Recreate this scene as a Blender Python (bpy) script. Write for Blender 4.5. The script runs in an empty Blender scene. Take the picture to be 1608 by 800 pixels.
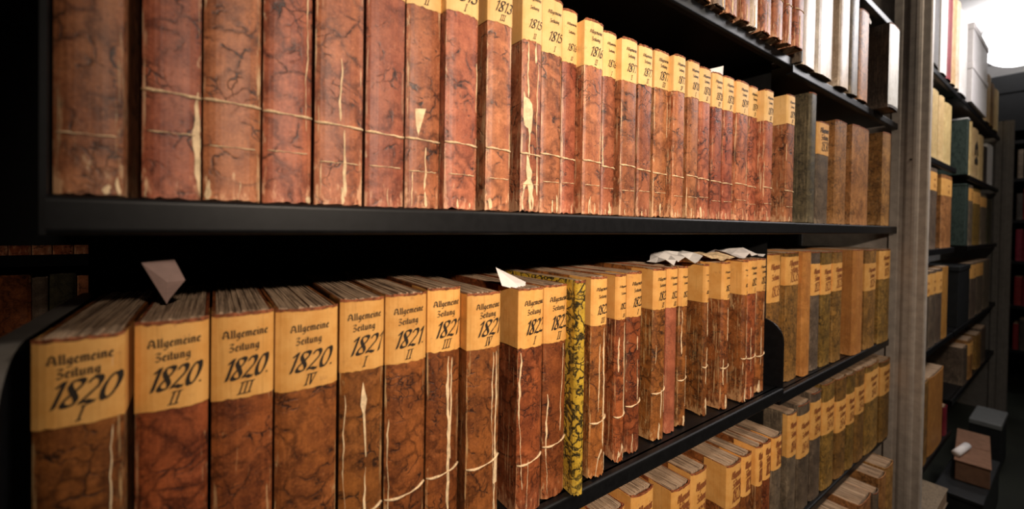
import bpy, bmesh, math, random
from mathutils import Vector, Matrix

S = bpy.context.scene
C = S.collection
PI = math.pi
rnd = random.Random(7)

# ------------------------------------------------------------------ camera
F_PX, CY = 651.8, 361.04                       # focal length and optical-axis row of the 1608x800 frame
yaw, pitch, roll = math.radians(35.68), math.radians(.687), math.radians(.889)
fw = Vector((math.sin(yaw)*math.cos(pitch), math.cos(yaw)*math.cos(pitch), -math.sin(pitch)))
rt0 = Vector((math.cos(yaw), -math.sin(yaw), 0)); up0 = rt0.cross(fw)
rt = rt0*math.cos(roll)+up0*math.sin(roll); up = -rt0*math.sin(roll)+up0*math.cos(roll)
cd = bpy.data.cameras.new('camera'); cam = bpy.data.objects.new('camera', cd); C.objects.link(cam)
cam.matrix_world = Matrix(((rt.x, up.x, -fw.x, 0), (rt.y, up.y, -fw.y, 0), (rt.z, up.z, -fw.z, 0), (0, 0, 0, 1)))
cd.sensor_width = 36; cd.lens = F_PX/1608*36
cd.shift_y = (CY-400)/1608
cd.clip_start = .01
cd.dof.use_dof = True; cd.dof.focus_distance = .72; cd.dof.aperture_fstop = 2.8
S.camera = cam

# ------------------------------------------------------------------ world, lights, exposure
W = bpy.data.worlds.new('world'); S.world = W; W.use_nodes = True
W.node_tree.nodes['Background'].inputs[0].default_value = (1, .8, .62, 1)
W.node_tree.nodes['Background'].inputs[1].default_value = .012
S.view_settings.view_transform = 'Standard'; S.view_settings.look = 'None'
S.view_settings.exposure = 0; S.view_settings.gamma = 1; S.view_settings.use_curve_mapping = False

def aim(o, tgt):
    o.rotation_euler = (Vector(tgt)-o.location).to_track_quat('-Z', 'Y').to_euler()
def spot(name, loc, tgt, power, col, size, blend, rad):
    d = bpy.data.lights.new(name, 'SPOT'); d.energy = power; d.color = col
    d.spot_size = math.radians(size); d.spot_blend = blend; d.shadow_soft_size = rad
    o = bpy.data.objects.new(name, d); C.objects.link(o); o.location = loc; aim(o, tgt); return o
def area(name, loc, tgt, power, col, sx, sy):
    d = bpy.data.lights.new(name, 'AREA'); d.energy = power; d.color = col
    d.shape = 'RECTANGLE'; d.size = sx; d.size_y = sy
    o = bpy.data.objects.new(name, d); C.objects.link(o); o.location = loc; aim(o, tgt); return o
spot('aisle_spot_lamp', (.10, -.62, .40), (.72, .45, -.05), 100, (1, .83, .67), 88, 1.0, .03)
area('aisle_ceiling_lamp', (2.0, -.75, 1.8), (1.9, .45, .0), 24, (1, .88, .72), .6, .15)
area('sheen_light', (3.35, -.36, 1.36), (2.2, .5, .5), 25, (1, .96, .97), .5, .55)  # added unseen light, hung where it puts sheen on the top shelf
area('rear_rack_fill', (-.5, .98, 1.5), (-.3, 1.3, -.1), 7, (1, .8, .62), .3, .1)  # added unseen fill that brightens the rear rack

# ------------------------------------------------------------------ object helpers
def tag(o, label, cat, group=None, kind=None):
    if label: o['label'] = label
    if cat: o['category'] = cat
    if group: o['group'] = group
    if kind: o['kind'] = kind
    return o
def empty(name, loc, label, cat, group=None, rz=0):
    o = bpy.data.objects.new(name, None); C.objects.link(o); o.empty_display_size = .02
    o.location = loc; o.rotation_euler = (0, 0, rz)
    return tag(o, label, cat, group)
def mesh(name, vs, fs, mat, parent=None, smooth=False, uv=None, loc=None):
    me = bpy.data.meshes.new(name); me.from_pydata([tuple(v) for v in vs], [], fs); me.update()
    if uv:
        l = me.uv_layers.new(name='UVMap')
        for lp in me.loops: l.data[lp.index].uv = uv[lp.vertex_index]
    if smooth:
        for p in me.polygons: p.use_smooth = True
    me.materials.append(mat)
    o = bpy.data.objects.new(name, me); C.objects.link(o)
    if parent: o.parent = parent
    if loc: o.location = loc
    return o
def struct(o): o['kind'] = 'structure'; return o
class MB:
    def __init__(s): s.v = []; s.f = []
    def box(s, x0, x1, y0, y1, z0, z1):
        b = len(s.v)
        s.v += [(x, y, z) for x in (x0, x1) for y in (y0, y1) for z in (z0, z1)]
        s.f += [tuple(b+i for i in q) for q in ((0,1,3,2),(4,6,7,5),(0,4,5,1),(2,3,7,6),(0,2,6,4),(1,5,7,3))]
        return s
    def prism(s, pts, axis, a, b_):
        """polygon pts in the two other axes, swept along axis from a to b_"""
        n = len(pts); b = len(s.v)
        def P(p, t):
            return (t, p[0], p[1]) if axis == 'x' else ((p[0], t, p[1]) if axis == 'y' else (p[0], p[1], t))
        s.v += [P(p, a) for p in pts]+[P(p, b_) for p in pts]
        s.f += [(b+i, b+(i+1) % n, b+n+(i+1) % n, b+n+i) for i in range(n)]
        s.f += [tuple(b+i for i in range(n))[::-1], tuple(b+n+i for i in range(n))]
        return s
    def tube(s, pts, r, n=6, flat=1.0):
        b = len(s.v); m = len(pts)
        for i, p in enumerate(pts):
            p = Vector(p); q0 = Vector(pts[max(0, i-1)]); q1 = Vector(pts[min(m-1, i+1)])
            t = (q1-q0).normalized(); a = t.cross(Vector((0, 0, 1)))
            a = Vector((1, 0, 0)) if a.length < 1e-4 else a.normalized()
            c = t.cross(a)
            rr = r(i/(m-1)) if callable(r) else r
            for k in range(n):
                w = 2*PI*k/n
                s.v.append(p+a*math.cos(w)*rr+c*math.sin(w)*rr*flat)
        for i in range(m-1):
            for k in range(n):
                s.f.append((b+i*n+k, b+i*n+(k+1) % n, b+(i+1)*n+(k+1) % n, b+(i+1)*n+k))
        s.f.append(tuple(b+k for k in range(n))[::-1]); s.f.append(tuple(b+(m-1)*n+k for k in range(n)))
        return s
    def sphere(s, c, r, nu=24, nv=14):
        b = len(s.v)
        for j in range(1, nv):
            for i in range(nu):
                t = PI*j/nv; p = 2*PI*i/nu
                s.v.append((c[0]+r*math.sin(t)*math.cos(p), c[1]+r*math.sin(t)*math.sin(p), c[2]+r*math.cos(t)))
        s.v += [(c[0], c[1], c[2]+r), (c[0], c[1], c[2]-r)]
        T = b+(nv-1)*nu
        for j in range(nv-2):
            for i in range(nu):
                s.f.append((b+j*nu+i, b+(j+1)*nu+i, b+(j+1)*nu+(i+1) % nu, b+j*nu+(i+1) % nu))
        for i in range(nu):
            s.f.append((T, b+i, b+(i+1) % nu)); s.f.append((T+1, b+(nv-2)*nu+(i+1) % nu, b+(nv-2)*nu+i))
        return s
    def build(s, name, mat, parent=None, smooth=False, loc=None):
        return mesh(name, s.v, s.f, mat, parent, smooth, None, loc)
def bevel(o, w, seg=2):
    m = o.modifiers.new('bevel', 'BEVEL'); m.width = w; m.segments = seg; m.limit_method = 'ANGLE'; m.harden_normals = False
    return o

# ------------------------------------------------------------------ materials
class NT:
    def __init__(s, name):
        s.m = bpy.data.materials.new(name); s.m.use_nodes = True
        s.t = s.m.node_tree; s.b = s.t.nodes['Principled BSDF']
    def n(s, typ, **kw):
        o = s.t.nodes.new('ShaderNode'+typ)
        for k, v in kw.items(): setattr(o, k, v)
        return o
    def l(s, a, b): s.t.links.new(a, b)
    def val(s, sock, v):
        if isinstance(v, (int, float)): sock.default_value = v
        elif isinstance(v, tuple): sock.default_value = v if len(v) == 4 or sock.type == 'VECTOR' else v+(1,)
        else: s.l(v, sock)
    def math(s, op, a, b=0.0, clamp=False):
        o = s.n('Math', operation=op, use_clamp=clamp); s.val(o.inputs[0], a); s.val(o.inputs[1], b); return o.outputs[0]
    def mix(s, fac, a, b, mode='MIX'):
        o = s.n('Mix', data_type='RGBA', blend_type=mode); s.val(o.inputs[0], fac); s.val(o.inputs[6], a); s.val(o.inputs[7], b)
        return o.outputs[2]
    def ramp(s, x, a, b):
        o = s.n('MapRange', interpolation_type='SMOOTHSTEP'); s.val(o.inputs[0], x)
        o.inputs[1].default_value = a; o.inputs[2].default_value = b; return o.outputs[0]
    def noise(s, vec, scale, detail=3, rough=.55, dist=0):
        o = s.n('TexNoise'); s.l(vec, o.inputs['Vector']); o.inputs['Scale'].default_value = scale
        o.inputs['Detail'].default_value = detail; o.inputs['Roughness'].default_value = rough
        o.inputs['Distortion'].default_value = dist; return o.outputs[0]
    def voro(s, vec, scale, feat='DISTANCE_TO_EDGE'):
        o = s.n('TexVoronoi', feature=feat); s.l(vec, o.inputs['Vector']); o.inputs['Scale'].default_value = scale
        return o.outputs[0]
    def mapv(s, vec, scale):
        o = s.n('Mapping'); s.l(vec, o.inputs[0]); o.inputs['Scale'].default_value = scale; return o.outputs[0]
    def coords(s):
        """object coordinates shifted by a per-object random amount"""
        tc = s.n('TexCoord'); oi = s.n('ObjectInfo')
        sc = s.n('VectorMath', operation='SCALE'); cx = s.n('CombineXYZ')
        s.l(oi.outputs['Random'], cx.inputs[0]); r2 = s.math('MULTIPLY', oi.outputs['Random'], 7.31)
        s.l(r2, cx.inputs[1]); s.l(r2, cx.inputs[2]); s.l(cx.outputs[0], sc.inputs[0]); sc.inputs[3].default_value = 9
        ad = s.n('VectorMath', operation='ADD'); s.l(tc.outputs['Object'], ad.inputs[0]); s.l(sc.outputs[0], ad.inputs[1])
        return ad.outputs[0], oi.outputs['Random']
    def out(s, col, rough=.6, spec=.4, bump=None, bs=.3, bd=.0008, metal=0):
        s.val(s.b.inputs['Base Color'], col); s.val(s.b.inputs['Roughness'], rough)
        s.b.inputs['Specular IOR Level'].default_value = spec; s.b.inputs['Metallic'].default_value = metal
        if bump is not None:
            o = s.n('Bump'); o.inputs['Strength'].default_value = bs; o.inputs['Distance'].default_value = bd
            s.l(bump, o.inputs['Height']); s.l(o.outputs[0], s.b.inputs['Normal'])
        return s.m

def leather(name, base, base2, vein, veinamt=.9, vscale=38, wear=(.62, .42, .22), wearamt=.5, rough=.5, speck=0, vary=.2, vw=.055, net=False):
    """marbled or plain old binding: blotchy colour, dark vein network, pale scuffs and worn hinges"""
    k = NT(name); v, r = k.coords()
    dis = k.n('TexNoise'); k.l(v, dis.inputs['Vector']); dis.inputs['Scale'].default_value = 26; dis.inputs['Detail'].default_value = 3
    off = k.n('VectorMath', operation='SCALE'); k.l(dis.outputs['Color'], off.inputs[0]); off.inputs[3].default_value = .06
    vd = k.n('VectorMath', operation='ADD'); k.l(v, vd.inputs[0]); k.l(off.outputs[0], vd.inputs[1])
    vd = vd.outputs[0]
    c = k.mix(k.ramp(k.noise(v, 24, 5, .65), .3, .7), base, base2)
    strk = k.noise(k.mapv(v, (260, 260, 7)), 1, 3, .6)
    c = k.mix(k.math('MULTIPLY', k.ramp(strk, .5, .75), .14), c, tuple(min(1, x*1.75) for x in base))
    c = k.mix(k.math('MULTIPLY', k.ramp(strk, .5, .28), .22), c, tuple(x*.5 for x in base2))
    # dark veins: wandering ridges plus a broken, strongly warped cell network
    e = k.voro(vd, vscale); e2 = k.voro(vd, vscale*2.1)
    soft = k.math('MULTIPLY', k.ramp(e, .22, .0), k.ramp(k.noise(v, 20, 3), .34, .6))
    c = k.mix(k.math('MULTIPLY', soft, .75*veinamt), c, tuple(x*.42 for x in base2))
    cell = k.ramp(k.noise(vd, vscale*.9, 4, .7), .50, .72)
    c = k.mix(k.math('MULTIPLY', cell, .5), c, tuple(min(1, x*1.45+.012) for x in base))
    if net:
        vm = k.math('MAXIMUM', k.math('MULTIPLY', k.ramp(e, vw*1.25, vw*.4), k.ramp(k.noise(v, 45, 3, .6), .36, .46)), k.math('MULTIPLY', k.ramp(k.noise(v, 80, 3, .7), .58, .63), .95))
    else:
        m1 = k.math('MULTIPLY', k.ramp(e, vw*1.1, vw*.1), k.ramp(k.noise(v, 33, 4, .7), .48, .62))
        m2 = k.math('MULTIPLY', k.ramp(e2, vw*1.5, vw*.1), k.ramp(k.noise(v, 18, 3, .6), .53, .64))
        m3 = k.math('MULTIPLY', k.ramp(k.noise(v, 120, 4, .7), .57, .70), k.ramp(k.noise(v, 14, 2), .42, .66))
        vm = k.math('MAXIMUM', k.math('MAXIMUM', m1, m2), k.math('MULTIPLY', m3, .7))
    vm = k.math('MULTIPLY', vm, veinamt)
    c = k.mix(vm, c, vein)
    gr = k.noise(v, 420, 3, .7)
    c = k.mix(k.math('MULTIPLY', k.ramp(gr, .52, .72), .35), c, tuple(min(1, x*1.6+.01) for x in base))
    c = k.mix(k.math('MULTIPLY', k.ramp(gr, .48, .30), .4), c, tuple(x*.4 for x in base2))
    if speck:
        sp = k.ramp(k.noise(v, 330, 2, .6), .56, .68); c = k.mix(k.math('MULTIPLY', sp, speck), c, vein)
    # scuffs: vertical pale scratches, more at the hinges and at tail of the spine
    uvn = k.n('UVMap'); sx = k.n('SeparateXYZ'); k.l(uvn.outputs[0], sx.inputs[0])
    u = k.math('ABSOLUTE', k.math('SUBTRACT', sx.outputs[0], .5))
    hinge = k.math('MULTIPLY', k.ramp(u, .36, .46), k.ramp(u, .66, .50))
    scr = k.noise(k.mapv(v, (330, 330, 13)), 1, 5, .7)
    scb = k.noise(k.mapv(v, (170, 170, 52)), 1, 5, .7)
    tail = k.ramp(sx.outputs[1], .045, .0)
    w1 = k.math('ADD', scr, k.math('ADD', k.math('MULTIPLY', hinge, .13), k.math('MULTIPLY', k.ramp(k.noise(v, 17, 4), .4, .64), .06)))
    w2 = k.math('ADD', scb, k.math('ADD', k.math('MULTIPLY', hinge, .10), k.math('MULTIPLY', tail, .17)))
    wm = k.math('MULTIPLY', k.math('MAXIMUM', k.ramp(w1, .69, .79), k.ramp(w2, .68, .80)), wearamt)
    c = k.mix(wm, c, wear)
    # rubbed, lighter and redder towards the tail of the spine
    c = k.mix(k.math('MULTIPLY', k.math('MULTIPLY', tail, k.ramp(scb, .36, .6)), .45), c, tuple(min(1, x*1.5+.03) for x in base))
    if vary:
        hsv = k.n('HueSaturation'); k.l(c, hsv.inputs['Color'])
        k.l(k.math('ADD', k.math('MULTIPLY', r, vary*2), 1-vary), hsv.inputs['Value'])
        k.l(k.math('ADD', k.math('MULTIPLY', k.math('FRACT', k.math('MULTIPLY', r, 13.7)), .02), .49), hsv.inputs['Hue'])
        c = hsv.outputs[0]
    bm = k.math('ADD', k.math('MULTIPLY', scr, .6), k.math('SUBTRACT', k.noise(v, 160, 3), vm))
    return k.out(c, rough, .35, bm, .35)

MAT = {
 'red':   leather('red_marbled', (.41, .138, .060), (.23, .062, .028), (.026, .014, .012), 1.0, 34, (.70, .48, .28), .75, .48),
 'brown': leather('brown_marbled', (.33, .096, .024), (.13, .035, .012), (.018, .009, .007), .95, 44, (.62, .38, .18), .75, .45),
 'terra': leather('terracotta', (.36, .115, .05), (.27, .08, .034), (.05, .02, .015), .35, 30, (.6, .38, .2), .3, .5),
 'yellow': leather('yellow_marbled', (.52, .31, .032), (.40, .22, .024), (.012, .010, .006), 1, 62, (.6, .45, .15), .25, .5, 0, .05, .12, True),
 'olive': leather('olive_marbled', (.33, .165, .032), (.15, .078, .020), (.028, .018, .008), .95, 52, (.48, .30, .11), .5, .55, .85, .22),
 'tan':   leather('tan_marbled', (.47, .22, .065), (.25, .105, .030), (.035, .017, .008), .95, 48, (.6, .38, .18), .5, .5, .6, .12),
 'orange': leather('orange_plain', (.46, .215, .045), (.36, .15, .03), (.10, .05, .02), .2, 30, (.6, .4, .17), .2, .55, 0, .1),
 'grey':  leather('grey_leather', (.17, .12, .078), (.08, .058, .042), (.02, .017, .015), .5, 45, (.40, .30, .2), .6, .45, .2, .25),
 'pale':  leather('pale_vellum', (.60, .47, .35), (.42, .30, .21), (.16, .10, .07), .25, 30, (.85, .75, .62), .8, .38, 0, .12),
 'dark':  leather('dark_leather', (.055, .042, .032), (.028, .022, .018), (.008, .007, .006), .7, 45, (.28, .2, .13), .4, .5, 0, .2),
 'darkolive': leather('dark_marbled', (.105, .085, .042), (.05, .042, .026), (.010, .010, .009), .9, 50, (.3, .24, .13), .4, .5, .2, .15),
 'green': leather('green_cloth', (.011, .026, .020), (.008, .020, .015), (.01, .02, .016), .2, 30, (.15, .2, .16), .2, .6, 0, .05),
 'cream': leather('cream_paper_binding', (.62, .44, .20), (.50, .32, .13), (.2, .12, .06), .3, 40, (.8, .66, .42), .4, .55, 0, .2),
 'crimson': leather('crimson_cloth', (.20, .010, .018), (.14, .007, .012), (.05, .005, .008), .2, 30, (.4, .1, .1), .1, .55, 0, .1),
 'white': leather('white_binding', (.76, .73, .68), (.66, .62, .58), (.4, .36, .3), .1, 30, (.9, .88, .85), .3, .45, 0, .05),
}
def paper_label_mat(name, a, b):
    k = NT(name); v, r = k.coords()
    c = k.mix(k.ramp(k.noise(v, 36, 5, .65), .3, .7), a, b)
    c = k.mix(k.math('MULTIPLY', k.ramp(k.noise(k.mapv(v, (300, 300, 16)), 1, 3), .56, .72), .35), c, tuple(x*.62 for x in b))
    c = k.mix(k.math('MULTIPLY', k.ramp(k.noise(v, 90, 4, .7), .60, .74), .45), c, (.34, .15, .05))
    hsv = k.n('HueSaturation'); k.l(c, hsv.inputs['Color']); k.l(k.math('ADD', k.math('MULTIPLY', r, .2), .9), hsv.inputs['Value'])
    return k.out(hsv.outputs[0], .6, .3, k.noise(v, 220, 3), .15)
MAT['label'] = paper_label_mat('label_paper', (.76, .40, .115), (.66, .31, .072))
MAT['label_pale'] = paper_label_mat('label_paper_pale', (.79, .50, .205), (.71, .42, .145))
def simple(name, col, rough=.5, spec=.4, metal=0, var=0, sc=60, bump=0):
    k = NT(name)
    if not var: return k.out(col, rough, spec, None, metal=metal)
    v, r = k.coords(); n = k.noise(v, sc, 4, .6)
    c = k.mix(k.ramp(n, .3, .7), tuple(x*(1-var) for x in col), tuple(min(1, x*(1+var)) for x in col))
    return k.out(c, rough, spec, n if bump else None, bump, metal=metal)
MAT['ink'] = simple('ink', (.028, .020, .014), .6, .2)
MAT['ink_faint'] = simple('faded_ink', (.24, .075, .022), .7, .2)
MAT['cord'] = simple('cord', (.70, .50, .29), .8, .2, 0, .25, 400, .3)
MAT['torn'] = simple('torn_paper', (.74, .54, .32), .8, .2, 0, .22, 130, .3)
MAT['headcap'] = simple('worn_edge', (.24, .075, .03), .7, .2, 0, .6, 220, .4)
MAT['slip'] = simple('slip_paper', (.80, .74, .70), .7, .2, 0, .06, 60)
MAT['slip_pink'] = simple('pinkish_slip', (.62, .44, .40), .7, .2, 0, .08, 60)
MAT['tissue'] = simple('crumpled_paper', (.74, .70, .66), .45, .5, 0, .1, 60)
MAT['steel_black'] = simple('black_painted_steel', (.0045, .0045, .005), .42, .24, 0, .25, 90, .04)
MAT['steel_dark'] = simple('dark_steel', (.004, .004, .004), .7, .15, 0, .2, 50)
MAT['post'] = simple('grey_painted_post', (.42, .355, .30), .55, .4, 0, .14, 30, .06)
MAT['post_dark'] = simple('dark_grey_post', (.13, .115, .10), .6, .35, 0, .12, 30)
MAT['card'] = simple('cardboard', (.21, .11, .068), .8, .2, 0, .12, 40)
MAT['box_black'] = simple('black_box_board', (.012, .013, .014), .5, .35, 0, .2, 40)
MAT['box_white'] = simple('white_box_board', (.80, .76, .75), .6, .3, 0, .04, 30)
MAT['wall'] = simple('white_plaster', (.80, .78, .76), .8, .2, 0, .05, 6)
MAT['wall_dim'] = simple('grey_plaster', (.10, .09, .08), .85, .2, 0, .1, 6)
MAT['grey_top'] = simple('grey_board', (.13, .135, .135), .6, .3, 0, .1, 30)
MAT['bolt'] = simple('bolt_steel', (.05, .045, .04), .4, .5, .8)
def pages_mat():
    k = NT('page_edges'); v, r = k.coords()
    n = k.noise(k.mapv(v, (900, 14, 60)), 1, 4, .65); n2 = k.noise(k.mapv(v, (260, 9, 30)), 1, 3, .6)
    c = k.mix(k.ramp(n, .34, .66), (.27, .18, .115), (.58, .40, .26))
    c = k.mix(k.math('MULTIPLY', k.ramp(n2, .52, .36), .75), c, (.11, .065, .04))
    c = k.mix(k.math('MULTIPLY', k.ramp(k.noise(v, 40, 4), .5, .75), .45), c, (.17, .12, .085))
    return k.out(c, .85, .15, n, .6, bd=.0014)
MAT['pages'] = pages_mat()
def floor_mat():
    k = NT('floor_linoleum'); v, r = k.coords()
    c = k.mix(k.ramp(k.noise(v, 3, 5), .3, .7), (.012, .014, .010), (.022, .025, .018))
    return k.out(c, .45, .4)
MAT['floor'] = floor_mat()
def emit(name, col, st):
    k = NT(name); k.b.inputs['Base Color'].default_value = (.9, .9, .9, 1)
    k.b.inputs['Emission Color'].default_value = col+(1,); k.b.inputs['Emission Strength'].default_value = st; return k.m
MAT['glow'] = emit('opal_glass_lit', (1, .97, .98), 11)

# ------------------------------------------------------------------ room
FZ, CZ = -1.5, 1.9
struct(MB().box(-3, 8.2, -1.4, 3, FZ-.05, FZ).build('floor', MAT['floor']))
struct(MB().box(-3, 8.2, -1.4, 3, CZ, CZ+.05).build('ceiling', MAT['wall']))
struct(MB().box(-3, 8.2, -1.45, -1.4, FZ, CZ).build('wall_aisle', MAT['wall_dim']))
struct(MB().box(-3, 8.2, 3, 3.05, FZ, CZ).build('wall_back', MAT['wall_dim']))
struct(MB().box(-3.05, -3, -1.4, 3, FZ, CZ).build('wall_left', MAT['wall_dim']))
struct(MB().box(7.2, 7.25, -1.4, 3, FZ, CZ).build('wall_far', MAT['wall']))

# ------------------------------------------------------------------ pen lettering
def arc(cx, cy, rx, ry, a0, a1, n=9):
    return [(cx+rx*math.cos(math.radians(a0+(a1-a0)*i/n)), cy+ry*math.sin(math.radians(a0+(a1-a0)*i/n))) for i in range(n+1)]
GL = {  # glyph: (advance, strokes) in a box one unit high
 '0': (.62, [arc(.28, .5, .22, .48, 90, 450, 16)]),
 '1': (.40, [[(.04, .78), (.24, 1), (.24, 0)]]),
 '2': (.60, [arc(.27, .74, .2, .25, 165, -40, 9)+[(.04, .03), (.22, .1), (.5, .0), (.53, .08)]]),
 '3': (.55, [arc(.24, .75, .19, .23, 150, -80, 8)+arc(.24, .27, .23, .26, 80, -160, 9)]),
 '4': (.60, [[(.34, 1), (.03, .36), (.52, .36)], [(.38, .62), (.36, 0)]]),
 '5': (.55, [[(.44, .98), (.14, .96), (.1, .58)]+arc(.23, .32, .24, .3, 110, -150, 10)]),
 '6': (.56, [[(.42, .98), (.22, .8), (.08, .45)]+arc(.27, .26, .2, .25, 170, -190, 12)]),
 '7': (.55, [[(.04, .88), (.1, .98), (.48, .96), (.2, 0)]]),
 '8': (.58, [[(.27+.21*math.sin(2*t), .5+.49*math.cos(t)) for t in [2*PI*i/22 for i in range(23)]]]),
 '9': (.56, [arc(.27, .73, .2, .25, 10, 370, 12)+[(.42, .45), (.2, 0)]]),
 '.': (.22, [[(.06, .04), (.12, .08)]]),
 'I': (.34, [[(.14, .95), (.14, .05)], [(.0, .98), (.28, 1)], [(.0, .03), (.28, .05)]]),
 'V': (.52, [[(.02, 1), (.2, 0), (.44, 1)], [(-.02, .98), (.5, 1)]]),
 'X': (.50, [[(.02, 1), (.42, 0)], [(.42, 1), (.02, 0)]]),
 # broken-letter print
 'A': (.78, [[(.12, .1), (.04, .3), (.3, .98), (.5, .8), (.6, .08), (.74, .14)], [(.14, .42), (.56, .42)], [(.1, .75), (.3, .98)]]),
 'Z': (.60, [[(.08, .84), (.2, .98), (.5, .92), (.14, .50), (.44, .46), (.48, .22), (.3, .02), (.06, .1)]]),
 'l': (.27, [[(.03, .92), (.12, 1), (.12, .08), (.24, .1)]]),
 'g': (.50, [[(.36, .62), (.12, .56), (.12, .14), (.3, .08)], [(.36, .68), (.36, -.1), (.2, -.28), (.08, -.2)]]),
 'e': (.42, [[(.12, .38), (.32, .46), (.26, .66), (.1, .52), (.1, .16), (.24, .03), (.36, .14)]]),
 'm': (.76, [[(.06, .62), (.12, .66), (.12, .04)], [(.12, .54), (.28, .67), (.36, .58), (.36, .04)], [(.36, .54), (.52, .67), (.6, .58), (.6, .08), (.7, .1)]]),
 'n': (.52, [[(.06, .62), (.12, .66), (.12, .04)], [(.12, .54), (.28, .67), (.36, .58), (.36, .08), (.46, .1)]]),
 'i': (.26, [[(.05, .6), (.12, .66), (.12, .08), (.22, .1)], [(.1, .86), (.16, .92)]]),
 't': (.32, [[(.12, .92), (.12, .1), (.26, .08)], [(.02, .64), (.26, .66)]]),
 'u': (.52, [[(.1, .66), (.1, .14), (.24, .03), (.36, .16)], [(.36, .66), (.36, .08), (.46, .1)]]),
 ' ': (.3, []),
}
def text_strokes(txt, h, cx, cz, shear=0, maxw=None, nib=.09, nang=38, track=1.0, slope=0):
    """quads in (x, z) for a line of pen-drawn text centred on cx, baseline cz"""
    x = 0; st = []
    for ch in txt:
        adv, ss = GL[ch]
        for s_ in ss: st.append([(px+x+shear*pz, pz) for px, pz in s_])
        x += adv*track
    sc = h; wd = x*h
    kx = min(1, maxw/wd) if maxw else 1
    P = lambda p: (cx+(p[0]-x/2)*sc*kx, cz+p[1]*sc+slope*(p[0]-x/2)*sc*kx)
    nx, nz = math.cos(math.radians(nang))*nib*h/2, math.sin(math.radians(nang))*nib*h/2
    mx, mz = -nz*.38, nx*.38
    Q = []
    for s_ in st:
        pp = [P(p) for p in s_]
        for a, b in zip(pp, pp[1:]):
            for (ex, ez) in ((nx, nz), (mx, mz)):
                Q.append([(a[0]-ex, a[1]-ez), (a[0]+ex, a[1]+ez), (b[0]+ex, b[1]+ez), (b[0]-ex, b[1]-ez)])
    return Q

# ------------------------------------------------------------------ books
class Spine:
    """front surface of a bound volume in its own frame: x across, y = 0 at the crown of the spine, z up"""
    def __init__(s, w, b, p=3.4): s.w, s.b, s.p = w, b, p
    def xy(s, x, off=0):
        h = s.w/2
        x = max(-h, min(h, x)); t = abs(x)/h; y = s.b*t**s.p
        dy = s.b*s.p*t**(s.p-1)/h*(1 if x > 0 else -1)
        n = Vector((dy, -1)).normalized()
        return (x+n.x*off, y+n.y*off)

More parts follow.
